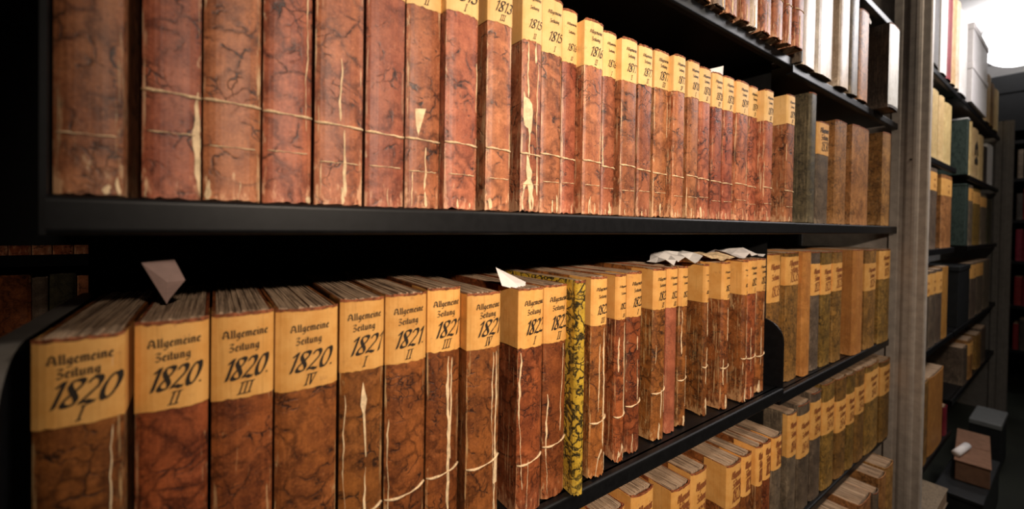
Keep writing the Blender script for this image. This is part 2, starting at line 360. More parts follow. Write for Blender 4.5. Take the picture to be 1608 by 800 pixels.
def book(x0, x1, yf, z0, z1, kind, label, group, zl=None, lmat='label', depth=.26, rz=0, lines=(), cords=(), tears=(), ink='ink',
         bulge=None, ragged=.0012, wrap=.05, lab_top=None, detail=True, name='bound_volume', loc=None, open_foot=False):
    w = x1-x0; H = z1-z0
    R = random.Random(int(abs(x0*9173+z0*311+w*777)*100))
    b = bulge if bulge is not None else min(.006, max(.003, w*.12))
    sp = Spine(w, b)
    root = empty(name, loc or ((x0+x1)/2, yf, z0), label, 'book', group, rz)
    # ---- cover: boards and spine, one wrapped shell with ragged head and tail
    n = 10; th = .0028; hw = w/2
    prof = [(-hw, depth), (-hw, depth*.5), (-hw, b+.02), (-hw, b+.001)]
    us = [-.28, -.14, -.04, -.004]
    for i in range(n+1):
        x = -hw+w*i/n; prof.append((x, b*abs(2*i/n-1)**sp.p)); us.append(i/n)
    prof += [(hw, b+.001), (hw, b+.02), (hw, depth*.5), (hw, depth)]; us += [1.004, 1.04, 1.14, 1.28]
    inn = []
    for (x, y) in prof:
        inn.append((max(-hw+th, min(hw-th, x)), y if y > b+.0009 else y+th))
    zs = [0, .06, .3, .6, .85, .985, 1] if detail else [0, .5, 1]
    V = []; UV = []; Fq = []; m = len(prof)
    jt = [R.uniform(-1, 1)*ragged for _ in prof]; jb = [abs(R.gauss(0, 1))*ragged for _ in prof]
    for q, pr in ((0, prof), (1, inn)):
        for k, t in enumerate(zs):
            for i, (x, y) in enumerate(pr):
                z = H*t
                if t == 1: z += jt[i]*.7-.0012
                if t == 0 and not (i in (0, 1, m-1, m-2)): z += jb[i] if detail else 0
                inset = 0
                if open_foot and t == 0 and 0 <= us[i] <= 1: inset = .0022
                V.append((x*(1-inset*2/w) if inset else x, y+inset, z)); UV.append((us[i], z))
    nz = len(zs)
    A = lambda q, k, i: q*nz*m+k*m+i
    for k in range(nz-1):
        for i in range(m-1):
            Fq.append((A(0, k, i), A(0, k, i+1), A(0, k+1, i+1), A(0, k+1, i)))
            Fq.append((A(1, k, i+1), A(1, k, i), A(1, k+1, i), A(1, k+1, i+1)))
    for i in range(m-1):
        Fq.append((A(0, nz-1, i), A(0, nz-1, i+1), A(1, nz-1, i+1), A(1, nz-1, i)))
        Fq.append((A(0, 0, i+1), A(0, 0, i), A(1, 0, i), A(1, 0, i+1)))
    for k in range(nz-1):
        Fq.append((A(0, k+1, 0), A(1, k+1, 0), A(1, k, 0), A(0, k, 0)))
        Fq.append((A(0, k, m-1), A(1, k, m-1), A(1, k+1, m-1), A(0, k+1, m-1)))
    mesh('cover', V, Fq, MAT[kind], root, False, UV)
    # ---- page block with uneven gatherings
    nx = max(5, int(w/.0028)) if detail else 3
    px0, px1 = -hw+th+.0002, hw-th-.0002; py0, py1 = b+th+.0006, depth-.004
    V = []; Fq = []
    hx = [H-.0008+R.uniform(-.0016, .0008) for _ in range(nx)]
    for i in range(nx):                                        # stepped gatherings of leaves
        xa = px0+(px1-px0)*i/nx; xb = px0+(px1-px0)*(i+1)/nx-.0002
        bb = len(V); zt = hx[i]; dz = R.uniform(-.002, .001); zb = .003
        for x in (xa, xb):
            V += [(x, py0, zb), (x, py1, zb), (x, py1, zt+dz), (x, (py0+py1)/2, zt+dz*.4), (x, py0, zt)]
        Fq += [(bb, bb+1, bb+2, bb+3, bb+4)[::1], (bb+5, bb+9, bb+8, bb+7, bb+6), (bb, bb+4, bb+9, bb+5), (bb+4, bb+3, bb+8, bb+9),
               (bb+3, bb+2, bb+7, bb+8), (bb+2, bb+1, bb+6, bb+7), (bb+1, bb, bb+5, bb+6)]
    mesh('page_block', V, Fq, MAT['pages'], root)
    # ---- worn headcap showing under the pages' edge
    def strip(nm, za, zb, off, mat, wr, par, rag_a=0, rag_b=0, ns=12):
        xs = []; 
        if wr: xs += [('L', wr), ('L', wr*.5), ('L', .0008)]
        xs += [('S', -hw+w*i/ns) for i in range(ns+1)]
        if wr: xs += [('R', .0008), ('R', wr*.5), ('R', wr)]
        V = []; UV = []; Fq = []
        for lay in (off, off-.0004):
            for (c_, t) in xs:
                if c_ == 'L': x, y = -hw-lay, b+t
                elif c_ == 'R': x, y = hw+lay, b+t
                else: x, y = sp.xy(t, lay)
                za_ = za(t if c_ == 'S' else (-hw if c_ == 'L' else hw)) if callable(za) else za
                V.append((x, y, za_+R.uniform(-rag_a, rag_a))); V.append((x, y, zb+R.uniform(-rag_b, rag_b)))
        k = len(xs)
        for i in range(k-1):
            Fq.append((2*i, 2*i+2, 2*i+3, 2*i+1))
            o_ = 2*k
            Fq.append((o_+2*i+1, o_+2*i+3, o_+2*i+2, o_+2*i))
            Fq.append((2*i+1, 2*i+3, o_+2*i+3, o_+2*i+1)); Fq.append((2*i+2, 2*i, o_+2*i, o_+2*i+2))
        return mesh(nm, V, Fq, mat, par)
    if zl is not None:
        lt = (lab_top if lab_top is not None else z1-.0022)-z0
        lab = strip('paper_label', (zl-z0), lt, .0006, MAT[lmat], wrap, root, .0011, .0007)
        Q = []
        for ln in lines:
            txt, h, rx, zrel, sh, nib = ln[:6]
            Q += text_strokes(txt, h, rx*w, zl-z0+zrel*(lt-zl+z0), sh, w*(ln[6] if len(ln) > 6 else .8), nib, slope=.06)
        if Q:
            V = []; Fq = []
            for q in Q:
                bb = len(V)
                for (x, z) in q:
                    x = max(-hw+.0005, min(hw-.0005, x)); X_, Y_ = sp.xy(x, .0010)
                    V.append((X_, Y_, z))
                Fq.append((bb, bb+1, bb+2, bb+3))
            mesh('lettering', V, Fq, MAT[ink], lab)
    elif detail:
        strip('head_cap', H-.003, H-.0002, .0005, MAT['headcap'], 0, root, .0012, .0004)
    if zl is not None and detail:
        strip('head_cap', H-.0030, H-.0004, .0009, MAT['headcap'], 0, root, .0009, .0010)
    for cz in cords:
        z, sag = cz[:2]; u0, u1 = (cz[2], cz[3]) if len(cz) > 2 else (-.98, .98)
        pts = []
        for i in range(11):
            t = u0+(u1-u0)*i/10; x = t*hw; X_, Y_ = sp.xy(x, .0006)
            pts.append((X_, Y_, z-z0+(-sag*(1-t*t)) + R.uniform(-.0004, .0004)+(cz[4]*t if len(cz) > 4 else 0)))
        rr = .0013 if len(cz) <= 5 else cz[5]
        MB().tube(pts, lambda q: rr*(.75+.35*math.sin(q*9+z0)), 6).build('binding_cord', MAT['cord'], root, True)
    for poly in tears:                                         # (x, z) outlines in world units, cover torn down to pale lining
        V = []; k = len(poly)
        for off in (.0005, .0001):
            for (x, z) in poly:
                x -= (x0+x1)/2; x = max(-hw+.0003, min(hw-.0003, x)); X_, Y_ = sp.xy(x, off); V.append((X_, Y_, z-z0))
        Fq = [tuple(range(k)), tuple(range(k, 2*k))[::-1]]+[(i, i+k, (i+1) % k+k, (i+1) % k) for i in range(k)]
        mesh('torn_patch', V, Fq, MAT['torn'], root)
    return root

def vstrip(x, z0, z1, w, seed=0):
    """ragged narrow vertical tear outline"""
    R = random.Random(seed); n = max(5, int(abs(z1-z0)/.006)); a = []; c = []; dr = 0; hw = .5
    for i in range(n+1):
        z = z1+(z0-z1)*i/n; dr += R.uniform(-.22, .22)*w+R.uniform(-.0007, .0007); hw = max(.18, min(1.0, hw+R.uniform(-.32, .32)))
        h = w*hw*(0.3 if i in (0, n) else 1)
        a.append((x+dr+h, z)); c.append((x+dr-h*R.uniform(.7, 1.2), z))
    return c+a[::-1]

ORD = ['first', 'second', 'third', 'fourth', 'fifth', 'sixth', 'seventh', 'eighth', 'ninth', 'tenth', 'eleventh', 'twelfth', 'thirteenth',
       'fourteenth', 'fifteenth', 'sixteenth', 'seventeenth', 'eighteenth', 'nineteenth', 'twentieth', 'twenty-first', 'twenty-second',
       'twenty-third', 'twenty-fourth', 'twenty-fifth', 'twenty-sixth']
def title(year, vol, dx=0.0, small=1.0, w=.05, ink=.10):
    h = min(.0085, w*.2)*small
    L_ = [('Allgemeine', h*.92, dx, .73, 0, .2, .78), ('Zeitung', h*.92, dx-.02, .57, 0, .2, .58),
          (year, h*2.3, dx, .235, .40, .21, .76)]
    if vol: L_.append((vol, h*1.3, dx-.02, .045, .3, .2, .4))
    return L_

# ---- eye-level row, first bay
Mrow = [(-0.0959, -0.0583, 0.44), (-0.0491, -0.01, 0.458), (-0.0082, 0.0351, 0.457), (0.037, 0.0786, 0.455), (0.0815, 0.128, 0.452), (0.1314, 0.1736, 0.452), (0.1758, 0.2175, 0.452), (0.2185, 0.2612, 0.4386), (0.2721, 0.3086, 0.434), (0.3259, 0.3581, 0.434), (0.3717, 0.4087, 0.449), (0.4118, 0.44, 0.451), (0.4408, 0.4794, 0.4351), (0.4961, 0.5261, 0.449), (0.5269, 0.5641, 0.4374), (0.5855, 0.6223, 0.45), (0.6295, 0.671, 0.45), (0.6718, 0.7071, 0.4397), (0.7327, 0.7701, 0.449), (0.7723, 0.8119, 0.449), (0.821, 0.8608, 0.45), (0.864, 0.9064, 0.449), (0.9072, 0.96, 0.4436), (0.9745, 1.0141, 0.449), (1.0149, 1.0593, 0.434), (1.132, 1.1803, 0.434)]
Mtop = [.315, .315, .315, .315, .315, .315, .316, .314, .313, .318, .322, .317, .306, .308, .303, .311, .314, .313, .320, .317, .318, .319, .318, .321, .318, .330]
Mlab = [.25, .25, .25, .25, .25, .25, .249, .250, .252, .243, .243, .240, .237, .237, .234, .244, .247, .247, .250, .249, .247, .248, .248, .252, .246, .258]
Mcordz = [None, .1075, .1068, .1035, .0995, .097, .0965, .0955, .0945, .0935, .1, .0985, .0965, .094, .0985, .0975, .0955, .0925, .099, .0965, .0955, .094, .096, .0945, .0945, .0935]
Myear = ['1809', '1810', '1810', '1811', '1811', '1812', '1812', '1813', '1813', '1815', '1815', '1816', '1816', '1816', '1817', '1817', '1817', '1817', '1818', '1818', '1818', '1818', '1819', '1819', '1819', '1819']
Mvol = ['I', 'I', 'II', 'I', 'II', 'I', 'II', 'I', 'III', 'II', 'I', 'II', 'II', 'I', 'I', 'II', 'III', 'IV', 'I', 'II', 'III', 'IV', 'I', 'II', 'III', 'IV']
Mdesc = {
 0: 'dim reddish-brown volume at left end of the eye-level shelf, standing slightly proud',
 1: 'wide red-brown volume with pale cracked right hinge, second on the eye-level shelf',
 2: 'red marbled volume right of the cracked hinge on the eye-level shelf',
 3: 'fourth red marbled volume from the left on the eye-level shelf, label out of frame',
 4: 'red volume with a long pale vertical scratch down its spine, fifth on eye-level shelf',
 5: 'red volume with a heavy blackish vein near its top, sixth on eye-level shelf',
 6: 'red volume with small white triangular tear above the cord, eye-level shelf',
 7: 'red volume just right of the white triangular tear, label edge at frame top',
 8: 'red volume left of the big cream tear, its dark left board showing, eye-level shelf',
 9: 'red volume with large cream torn strip down its spine, middle of the eye-level shelf',
 10: 'red volume directly right of the large cream tear, year written on yellow label',
 11: 'narrow red volume, second to the right of the large cream tear',
 12: 'red volume standing proud with wide orange label side, third right of cream tear'}
for i, (x0, x1, yf) in enumerate(Mrow):
    w = x1-x0; xc = (x0+x1)/2
    lab = Mdesc.get(i) or ('red marbled volume, %s from left on the eye-level shelf' % ORD[i])
    if i == 19: lab = 'red marbled volume below the white slip of paper, eye-level shelf, twentieth from left'
    if i == 25: lab = 'last red marbled volume before the dark-sided one on the eye-level shelf'
    cords = []
    if Mcordz[i]:
        cords.append((Mcordz[i], 0, -.99, .99, -.0008, .0014))
        cords.append((Mcordz[i]-.037+rnd.uniform(-.004, .004), 0, -.8, .8, 0, .0006))
    else: cords.append((.063, 0, -.9, .8, 0, .0006))
    tears = []
    if i == 1: tears = [vstrip(xc+.0175, .022, .112, .0026, 3)]
    if i == 3: tears = [vstrip(xc+.0185, .09, .30, .0006, 4)]
    if i == 4: tears = [vstrip(.105, .104, .168, .0012, 5), vstrip(.1085, .026, .095, .0016, 6), vstrip(.087, .024, .06, .0008, 8)]
    if i == 6: tears = [[(.186, .131), (.199, .133), (.194, .116), (.190, .100), (.187, .112)], vstrip(.2, .038, .088, .0028, 7), vstrip(.184, .02, .06, .0012, 9)]
    if i == 9: tears = [[(.3285, .176), (.331, .168), (.336, .166), (.341, .160), (.3425, .150), (.3415, .137), (.3405, .124), (.337, .118), (.3355, .127), (.330, .131), (.3285, .142)],
                        vstrip(.3325, .168, .242, .0018, 2), vstrip(.347, .215, .243, .0026, 3), vstrip(.339, .09, .124, .0012, 4), vstrip(.350, .10, .215, .0008, 5),
                        [(.334, .094), (.337, .088), (.339, .078), (.343, .070), (.341, .060), (.345, .052), (.3435, .038), (.341, .030), (.3425, .0205), (.3285, .0205), (.3275, .036), (.330, .046), (.329, .054), (.335, .060), (.333, .072)],
                        vstrip(.3505, .04, .094, .0016, 6)]
    if i in (7, 8, 12, 13, 16, 18, 22, 24, 25):
        za = rnd.uniform(.02, .17); tears.append(vstrip(xc+rnd.choice((-.44, .44, .38))*w, za, za+rnd.uniform(.03, .08), .0009, i*5))
    for k in range(rnd.randint(1, 3)): tears.append(vstrip(xc+rnd.uniform(-.45, .45)*w, .0185, rnd.uniform(.024, .045), rnd.uniform(.001, .0028), i*9+k))
    book(x0, x1, yf, .0172, Mtop[i], 'red', lab, 'red marbled volumes on the eye-level shelf', Mlab[i], 'label_pale',
         lines=title(Myear[i], Mvol[i], .04, .8, w), cords=cords, tears=tears, bulge=.0035)

def minor(txt, w, dx=0):
    return [('Allgemeine', .017, dx, .68, 0, .2, .66), ('Zeitung', .017, dx, .46, 0, .2, .56), (txt, .028, dx, .12, .3, .18, .66)]
# ---- eye-level row, second bay
RMd = [((1.3264, 1.3761, .452), .378, 'darkolive', 'dark green-black marbled volume with tan spine patch, tallest past the red row', None, None),
       ((1.4468, 1.5439, .472), .322, 'grey', 'short dark grey volume with small orange label, eye-level shelf, second bay', .225, None),
       ((1.5648, 1.6685, .462), .343, 'tan', 'tan marbled volume right of the short grey one, eye-level shelf', None, None),
       ((1.7165, 1.8923, .46), .352, 'tan', 'wide tan marbled volume, second from the grey post on eye-level shelf', None, None),
       ((2.0091, 2.1096, .448), .366, 'tan', 'tan volume with dark mottled side next to the grey post, eye-level shelf', None, None)]
for (x0, x1, yf), z1, kd, lab, zl, _ in RMd:
    root = book(x0, x1, yf, .0172, z1, kd, lab, 'mixed volumes on the second-bay eye-level shelf', zl, 'label',
                lines=minor('1830', .09) if zl else (), depth=.25)
# ---- lower row, first bay: front labels with print and handwritten years
Lrow = [(-0.1095, -0.059, 0.452), (-0.054, -0.0037, 0.468), (-0.0009, 0.0484, 0.467), (0.0508, 0.1087, 0.468), (0.1125, 0.1598, 0.47), (0.1631, 0.2129, 0.471), (0.2154, 0.2598, 0.471), (0.2628, 0.3126, 0.455), (0.3434, 0.387, 0.455), (0.3954, 0.44, 0.462), (0.4408, 0.4606, 0.442), (0.4906, 0.5266, 0.457), (0.5595, 0.5846, 0.466), (0.5974, 0.637, 0.472), (0.6733, 0.7117, 0.472), (0.7219, 0.7543, 0.476), (0.7664, 0.7938, 0.478), (0.8571, 0.8725, 0.478), (0.9188, 0.9497, 0.47), (0.9972, 1.0157, 0.463), (1.0241, 1.0661, 0.464), (1.0866, 1.1281, 0.47)]
Ltop = [-.091, -.0885, -.087, -.0885, -.0845, -.0835, -.0805, -.0885, -.0885, -.0885, -.082, -.0815, -.0825, -.0815, -.079, -.079, -.079, -.079, -.0765, -.0755, -.0735, -.074]
Llab = [-.159, -.166, -.168, -.172, -.1645, -.1655, -.1605, -.161, -.172, -.174, None, -.1595, -.1595, -.161, -.156, -.158, -.160, -.1605, -.1595, -.1545, -.154, -.154]
Lcor = [None, None, None, None, -.326, -.3215, -.3135, -.3115, -.332, -.325, None, -.314, -.325, -.318, -.312, None, -.308, -.298, -.31, -.30, -.305, -.312]
Ltxt = [('1820', 'I'), ('1820.', 'II'), ('1820.', 'III'), ('1820.', 'IV'), ('1821', 'I'), ('1821.', 'II'), ('1821', 'III'), ('1821', 'IV'), ('1822', 'I'), ('1822', 'II'), None, ('1822', 'III'), ('1822', 'IV'), ('1823', 'I'), ('1823', 'II'), ('1823', 'III'), ('1824', 'I'), ('1824', 'II'), ('1824', 'III'), ('1824', 'IV'), ('1825', 'I'), ('1825', 'II')]
Ldesc = ['brown volume with handwritten label 1820 I, at left end of the lower shelf',
 'brown volume labelled 1820 II with the tall pink paper slip behind it',
 'brown volume labelled 1820 III on the lower shelf, third from the left',
 'wide brown volume labelled 1820 IV on the lower shelf',
 'brown volume labelled 1821 I with a long cream drip-shaped tear on its spine',
 'brown marbled volume labelled 1821 II with rising cord near the frame bottom',
 'narrow brown volume labelled 1821 III with flaking pale strip down its label',
 'brown volume, eighth on lower shelf, orange label side showing and pale strips down right',
 'brown volume under the folded white slip on the lower shelf',
 'brown volume immediately left of the yellow and black marbled one',
 'narrow yellow volume with black marbling and no label, lower shelf',
 'brown volume immediately right of the yellow marbled one, pale bare patch at foot',
 'dark brown volume second right of the yellow one, ragged pale foot',
 'brown volume third right of the yellow one on the lower shelf',
 'dark brown volume with wide orange label side, fourth right of the yellow one',
 'plain terracotta volume between darker brown ones on the lower shelf',
 'brown volume right of the plain terracotta one with pale worn foot',
 'thin brown volume under the right edge of the grey crumpled paper, lower shelf',
 'brown volume with broad dark side showing, left of the white crumpled paper',
 'thin brown volume under the left end of the white crumpled paper',
 'brown volume second from the black rounded bracket on the lower shelf',
 'last brown volume against the black rounded bracket on the lower shelf']
for i, (x0, x1, yf) in enumerate(Lrow):
    w = x1-x0; xc = (x0+x1)/2; z0 = -.4078
    kd = 'yellow' if i == 10 else ('terra' if i == 15 else 'brown')
    tears = []
    if i == 4: tears = [[(.136, -.178), (.1385, -.190), (.1405, -.198), (.1385, -.212), (.1395, -.232), (.1405, -.262), (.1395, -.264), (.1375, -.236), (.1362, -.214), (.1335, -.204), (.1345, -.19)],
                        vstrip(.140, -.39, -.275, .0012, 3), vstrip(.117, -.38, -.19, .0007, 5)]
    if i == 0: tears = [[(-.0665, -.094), (-.0645, -.094), (-.0655, -.118), (-.0675, -.122)], vstrip(-.0645, -.40, -.165, .0005, 4)]
    if i == 5: tears = [vstrip(.167, -.40, -.23, .0007, 1)]
    if i == 6: tears = [vstrip(.2405, -.14, -.105, .0016, 2), vstrip(.2425, -.395, -.168, .0020, 3), vstrip(.248, -.3, -.17, .0010, 4)]
    if i == 7: tears = [vstrip(.299, -.40, -.168, .0010, 5), vstrip(.3045, -.395, -.168, .0012, 6), [(.3025, -.345), (.3095, -.345), (.3095, -.312), (.307, -.300), (.3035, -.318)]]
    if i == 8: tears = [vstrip(.3465, -.37, -.178, .0016, 5), vstrip(.3605, -.40, -.33, .0010, 9)]
    if i == 9: tears = [vstrip(.4015, -.40, -.25, .0016, 5), vstrip(.4315, -.31, -.178, .0013, 9)]
    if i == 11: tears = [vstrip(.516, -.36, -.165, .0016, 3), vstrip(.507, -.3, -.19, .0010, 4),
                         [(.500, -.404), (.524, -.402), (.523, -.372), (.513, -.362), (.505, -.376)]]
    if i == 12: tears = [vstrip(.578, -.33, -.166, .0016, 3), [(.564, -.406), (.582, -.404), (.580, -.384), (.575, -.375), (.572, -.394), (.567, -.386)], vstrip(.566, -.25, -.19, .0012, 4)]
    if i >= 13 and i != 15:
        for k in range(3): za = rnd.uniform(-.37, -.22); tears.append(vstrip(xc+rnd.uniform(-.42, .42)*w, za, za+rnd.uniform(.025, .09), rnd.uniform(.0008, .0018), i*5+k))
        tears.append(vstrip(xc+rnd.uniform(-.3, .1)*w, -.405, rnd.uniform(-.385, -.365), .0045, i*3))
    cords = []
    if Lcor[i]:
        rise = .0035 if i in (4, 5, 6, 7, 8, 9) else .003
        cords.append((Lcor[i], .003, -.97, .97, rise, .0016))
    t = Ltxt[i]
    book(x0, x1, yf, z0, Ltop[i], kd, Ldesc[i], 'volumes on the lower shelf', Llab[i], 'label',
         lines=title(t[0], t[1], (.03 if i < 7 else .07), 1.0 if i < 10 else .85, w*1.05) if t else (), cords=cords, tears=tears,
         ragged=.0016 if i < 11 else .0032, bulge=None if i < 10 else .007)

# ---- lower row, second bay
RLd = [((1.2036, 1.2823, .497), -.068, 'olive', 'olive volume with long orange label right of the black bracket', -.20, -.070),
       ((1.2947, 1.382, .4875), -.066, 'olive', 'yellow-olive marbled volume with reddish label, second from the black bracket', -.158, -.078),
       ((1.3826, 1.4434, .4779), -.063, 'orange', 'plain orange volume third from the black bracket, lower shelf', None, None),
       ((1.4631, 1.5293, .4828), -.068, 'grey', 'grey volume with low orange label right of the plain orange one', -.20, -.105),
       ((1.5316, 1.6137, .4786), -.069, 'olive', 'speckled olive volume with low label, two right of the narrow orange one', -.203, -.11),
       ((1.6147, 1.6975, .4738), -.069, 'olive', 'dark olive volume with low label left of the broad orange one', -.198, -.108),
       ((1.7615, 1.8709, .462), -.067, 'orange', 'broad plain orange volume in the second bay of the lower shelf', None, None),
       ((1.8868, 2.0165, .4606), -.070, 'olive', 'olive volume with pale label right of the broad orange one', -.218, -.12),
       ((2.0312, 2.1775, .4548), -.072, 'olive', 'olive volume with orange label against the grey post, lower shelf', -.185, -.078)]
for (x0, x1, yf), z1, kd, lab, zl, zt in RLd:
    book(x0, x1, yf, -.4292, z1, kd, lab, 'volumes on the lower shelf of the second bay', zl, 'label', lines=minor('1835', x1-x0) if zl else (), ink='ink_faint', lab_top=zt,
         wrap=.012, depth=.25)

# ---- bottom row, first bay
Brow = [(0.4529, 0.5028, 0.452), (0.5133, 0.574, 0.452), (0.5929, 0.6549, 0.452), (0.7099, 0.7733, 0.45), (0.7756, 0.8329, 0.45), (0.8967, 0.9591, 0.44), (0.9664, 1.0092, 0.442), (1.0347, 1.0643, 0.442), (1.0725, 1.1141, 0.444), (1.135, 1.187, 0.448)]
Btop = [-.50, -.475, -.47, -.502, -.492, -.512, -.512, -.512, -.515, -.521]
for i, (x0, x1, yf) in enumerate(Brow):
    lab = ['brown volume at lower frame edge, only its page edges showing beneath the black ledge',
           'brown volume of which only the page edges show, second in the bottom row',
           'brown volume with orange label and round-topped page block, third in bottom row',
           'brown volume in the bottom row left of the narrow pale-topped one, label side showing',
           'brown volume in the bottom row just left of the dark gap',
           'brown volume with widest orange label side, right of the dark gap in bottom row',
           'brown volume right of the widest orange label side in the bottom row',
           'narrow brown volume with blank label, bottom row, third from the bay end',
           'brown volume second from the end of the bottom row, first bay',
           'last volume of the first-bay bottom row, dark body under orange label'][i]
    book(x0, x1, yf, -.8298, Btop[i], 'grey' if i == 9 else 'brown', lab, 'volumes on the bottom shelf', -.605+(.02 if i < 4 else 0), 'label',
         lines=minor('1828', x1-x0, .05), ink='ink_faint', ragged=.002, bulge=.006)
# ---- bottom row, second bay
RBd = [((1.2962, 1.3529, .474), -.514, 'grey', -.636, -.518), ((1.3607, 1.4455, .472), -.505, 'grey', -.660, -.536), ((1.4492, 1.526, .47), -.490, 'grey', -.630, -.518),
       ((1.5355, 1.6365, .468), -.482, 'olive', -.640, -.538), ((1.6436, 1.736, .465), -.486, 'olive', -.662, -.560), ((1.7368, 1.8145, .463), -.490, 'olive', -.660, -.556),
       ((1.8164, 1.9092, .46), -.490, 'olive', -.645, -.548), ((1.91, 2.0653, .456), -.492, 'olive', -.625, -.517), ((2.0724, 2.2, .452), -.505, 'olive', -.635, -.525)]
RBl = ['grey-brown volume with tall orange label starting the second-bay bottom row', 'grey volume with the lowest-set long label in the second-bay bottom row',
       'grey volume third in the second-bay bottom row, label reaching its top', 'olive speckled volume fourth in the second-bay bottom row',
       'olive volume fifth in the second-bay bottom row, low orange label', 'olive volume sixth in the second-bay bottom row, label joined to its neighbour',
       'olive volume seventh in the second-bay bottom row, small narrow label', 'olive volume second from the post in the bottom row',
       'olive volume touching the grey post in the bottom row']
for k, ((x0, x1, yf), z1, kd, zl, zt) in enumerate(RBd):
    book(x0, x1, yf, -.8148, z1, kd, RBl[k], 'volumes on the bottom shelf of the second bay', zl, 'label', lines=minor('1840', x1-x0), ink='ink_faint', lab_top=zt, wrap=.012, depth=.25)
# ---- low row poking out underneath
for k, ((x0, x1, yf), z1) in enumerate([((1.475, 1.5875, .40), -.856), ((1.6228, 1.7421, .395), -.852), ((1.746, 1.7986, .39), -.857), ((1.8523, 1.9311, .40), -.85), ((1.95, 2.05, .405), -.85)]):
    book(x0, x1, yf, -1.1798, z1, ['brown', 'tan', 'grey', 'tan', 'tan'][k],
         ['brown volume jutting out under the second bay at the frame bottom, nearest one', 'tan volume with wide pale top jutting out at the frame bottom',
          'thin volume with bright edge between jutting volumes at the frame bottom', 'jutting tan volume second from the grey post at the frame bottom',
          'jutting volume nearest the grey post with pale top'][k], 'jutting volumes on the lowest shelf', depth=.2)
# ---- top row
Urow = [(0.6681, 0.7039, 0.437), (0.708, 0.7353, 0.433), (0.7396, 0.7888, 0.437), (0.7935, 0.8368, 0.434), (0.8418, 0.8908, 0.437), (0.8989, 0.932, 0.432), (0.9376, 0.9754, 0.435), (0.9814, 1.031, 0.430), (1.0374, 1.0837, 0.427), (1.0905, 1.1219, 0.424), (1.1291, 1.177, 0.418)]
Ukind = ['tan', 'grey', 'tan', 'grey', 'red', 'red', 'pale', 'red', 'red', 'red', 'red']
Ulab = ['scuffed tan volume at the left visible end of the top shelf', 'grey scuffed volume second on the top shelf', 'tan flaking volume third on the top shelf',
        'grey flaking volume fourth on the top shelf', 'red-brown volume left of the dark crack on the top shelf', 'orange-red volume left of the pale one on the top shelf',
        'pale stained volume among red ones on the top shelf', 'red volume right of the pale one on the top shelf', 'red-brown volume third from the bay end on top shelf',
        'narrow red volume second from the bay end on top shelf', 'last red volume before the bay joint on top shelf']
for k, (x0, x1, yf) in enumerate(Urow):
    xc = (x0+x1)/2
    book(x0, x1, yf, .4382, .738, Ukind[k], Ulab[k], 'volumes on the top shelf', cords=[(.53, 0)], tears=[vstrip(xc+rnd.uniform(-.01, .01), .44, .47+rnd.random()*.05, .003, k)],
         ragged=.0025)
RUd = [((1.2060, 1.2195, .435), .74, 'dark', 'thin dark volume first past the bay joint on the top shelf'),
       ((1.2234, 1.3155, .437), .755, 'pale', 'pale vellum volume with bright sheen on top shelf, left of a pair'),
       ((1.3199, 1.4421, .437), .755, 'pale', 'wide pale vellum volume with bright sheen, right of a pair'),
       ((1.4933, 1.5808, .437), .75, 'pale', 'white-sheened volume with dark left side on the top shelf'),
       ((1.6032, 1.675, .44), .735, 'grey', 'greyish volume right of the white-sheened one on top shelf'),
       ((1.6951, 1.7864, .442), .72, 'tan', 'brown volume left of the jutting dark one on top shelf'),
       ((1.8766, 1.9963, .408), .715, 'dark', 'tall dark volume with pale spine jutting beside the post, top shelf')]
for k, ((x0, x1, yf), z1, kd, lab) in enumerate(RUd):
    r_ = book(x0, x1, yf, .4252, z1, kd, lab, 'volumes on the top shelf of the second bay', depth=.25)
    if k == 6:                                         # pale spine covering
        sp = Spine(x1-x0, .006); V = []; Fq = []; w = x1-x0
        for i in range(13):
            X_, Y_ = sp.xy(-w/2+w*i/12, .0006); V += [(X_, Y_, .01), (X_, Y_, .285)]
        Fq = [(2*i, 2*i+2, 2*i+3, 2*i+1) for i in range(12)]
        mesh('spine_lining', V, Fq, MAT['white'], r_)

# ------------------------------------------------------------------ shelving
def shelf(x0, x1, yf, zt, label, lip=.029, bl=None, br=None, depth=.32, fold=.008, back=None):
    r = empty('shelf_board', ((x0+x1)/2, yf+.16, zt), label, 'shelf', 'black steel shelf boards'); ox, oy, oz = r.location
    yb = yf+depth
    MB().box(x0-ox, x1-ox, yf+.012-oy, yb-oy, -.003, 0).build('deck', MAT['steel_black'], r)
    rr = .0045; pr = [(yf-oy+.016, 0)]
    pr += [(yf-oy+rr-rr*math.sin(a), -rr+rr*math.cos(a)) for a in [PI/2*i/5 for i in range(6)]]
    pr += [(yf-oy+rr-rr*math.cos(a), -lip+rr-rr*math.sin(a)) for a in [PI/2*i/4 for i in range(5)]]
    pr += [(yf-oy+.016, -lip), (yf-oy+.016, -lip+.002), (yf-oy+.005, -lip+.004), (yf-oy+.003, -.005), (yf-oy+.016, -.003)]
    MB().prism(pr, 'x', x0-ox, x1-ox).build('front_lip', MAT['steel_black'], r)
    for sx, spec in ((x0, bl), (x1, br)):
        if not spec: continue
        h, rad, y0, wd, dx = spec                              # rounded end bracket standing on the deck
        y0 -= oy
        pts = [(yb-oy, -lip), (y0, -lip), (y0, h-rad)]+[(y0+rad-rad*math.cos(a), h-rad+rad*math.sin(a)) for a in [PI/2*i/8 for i in range(1, 9)]]+[(yb-oy, h)]
        MB().prism(pts, 'x', sx-ox+dx, sx-ox+dx+wd).build('end_bracket', MAT['steel_black'], r, False)
    return r
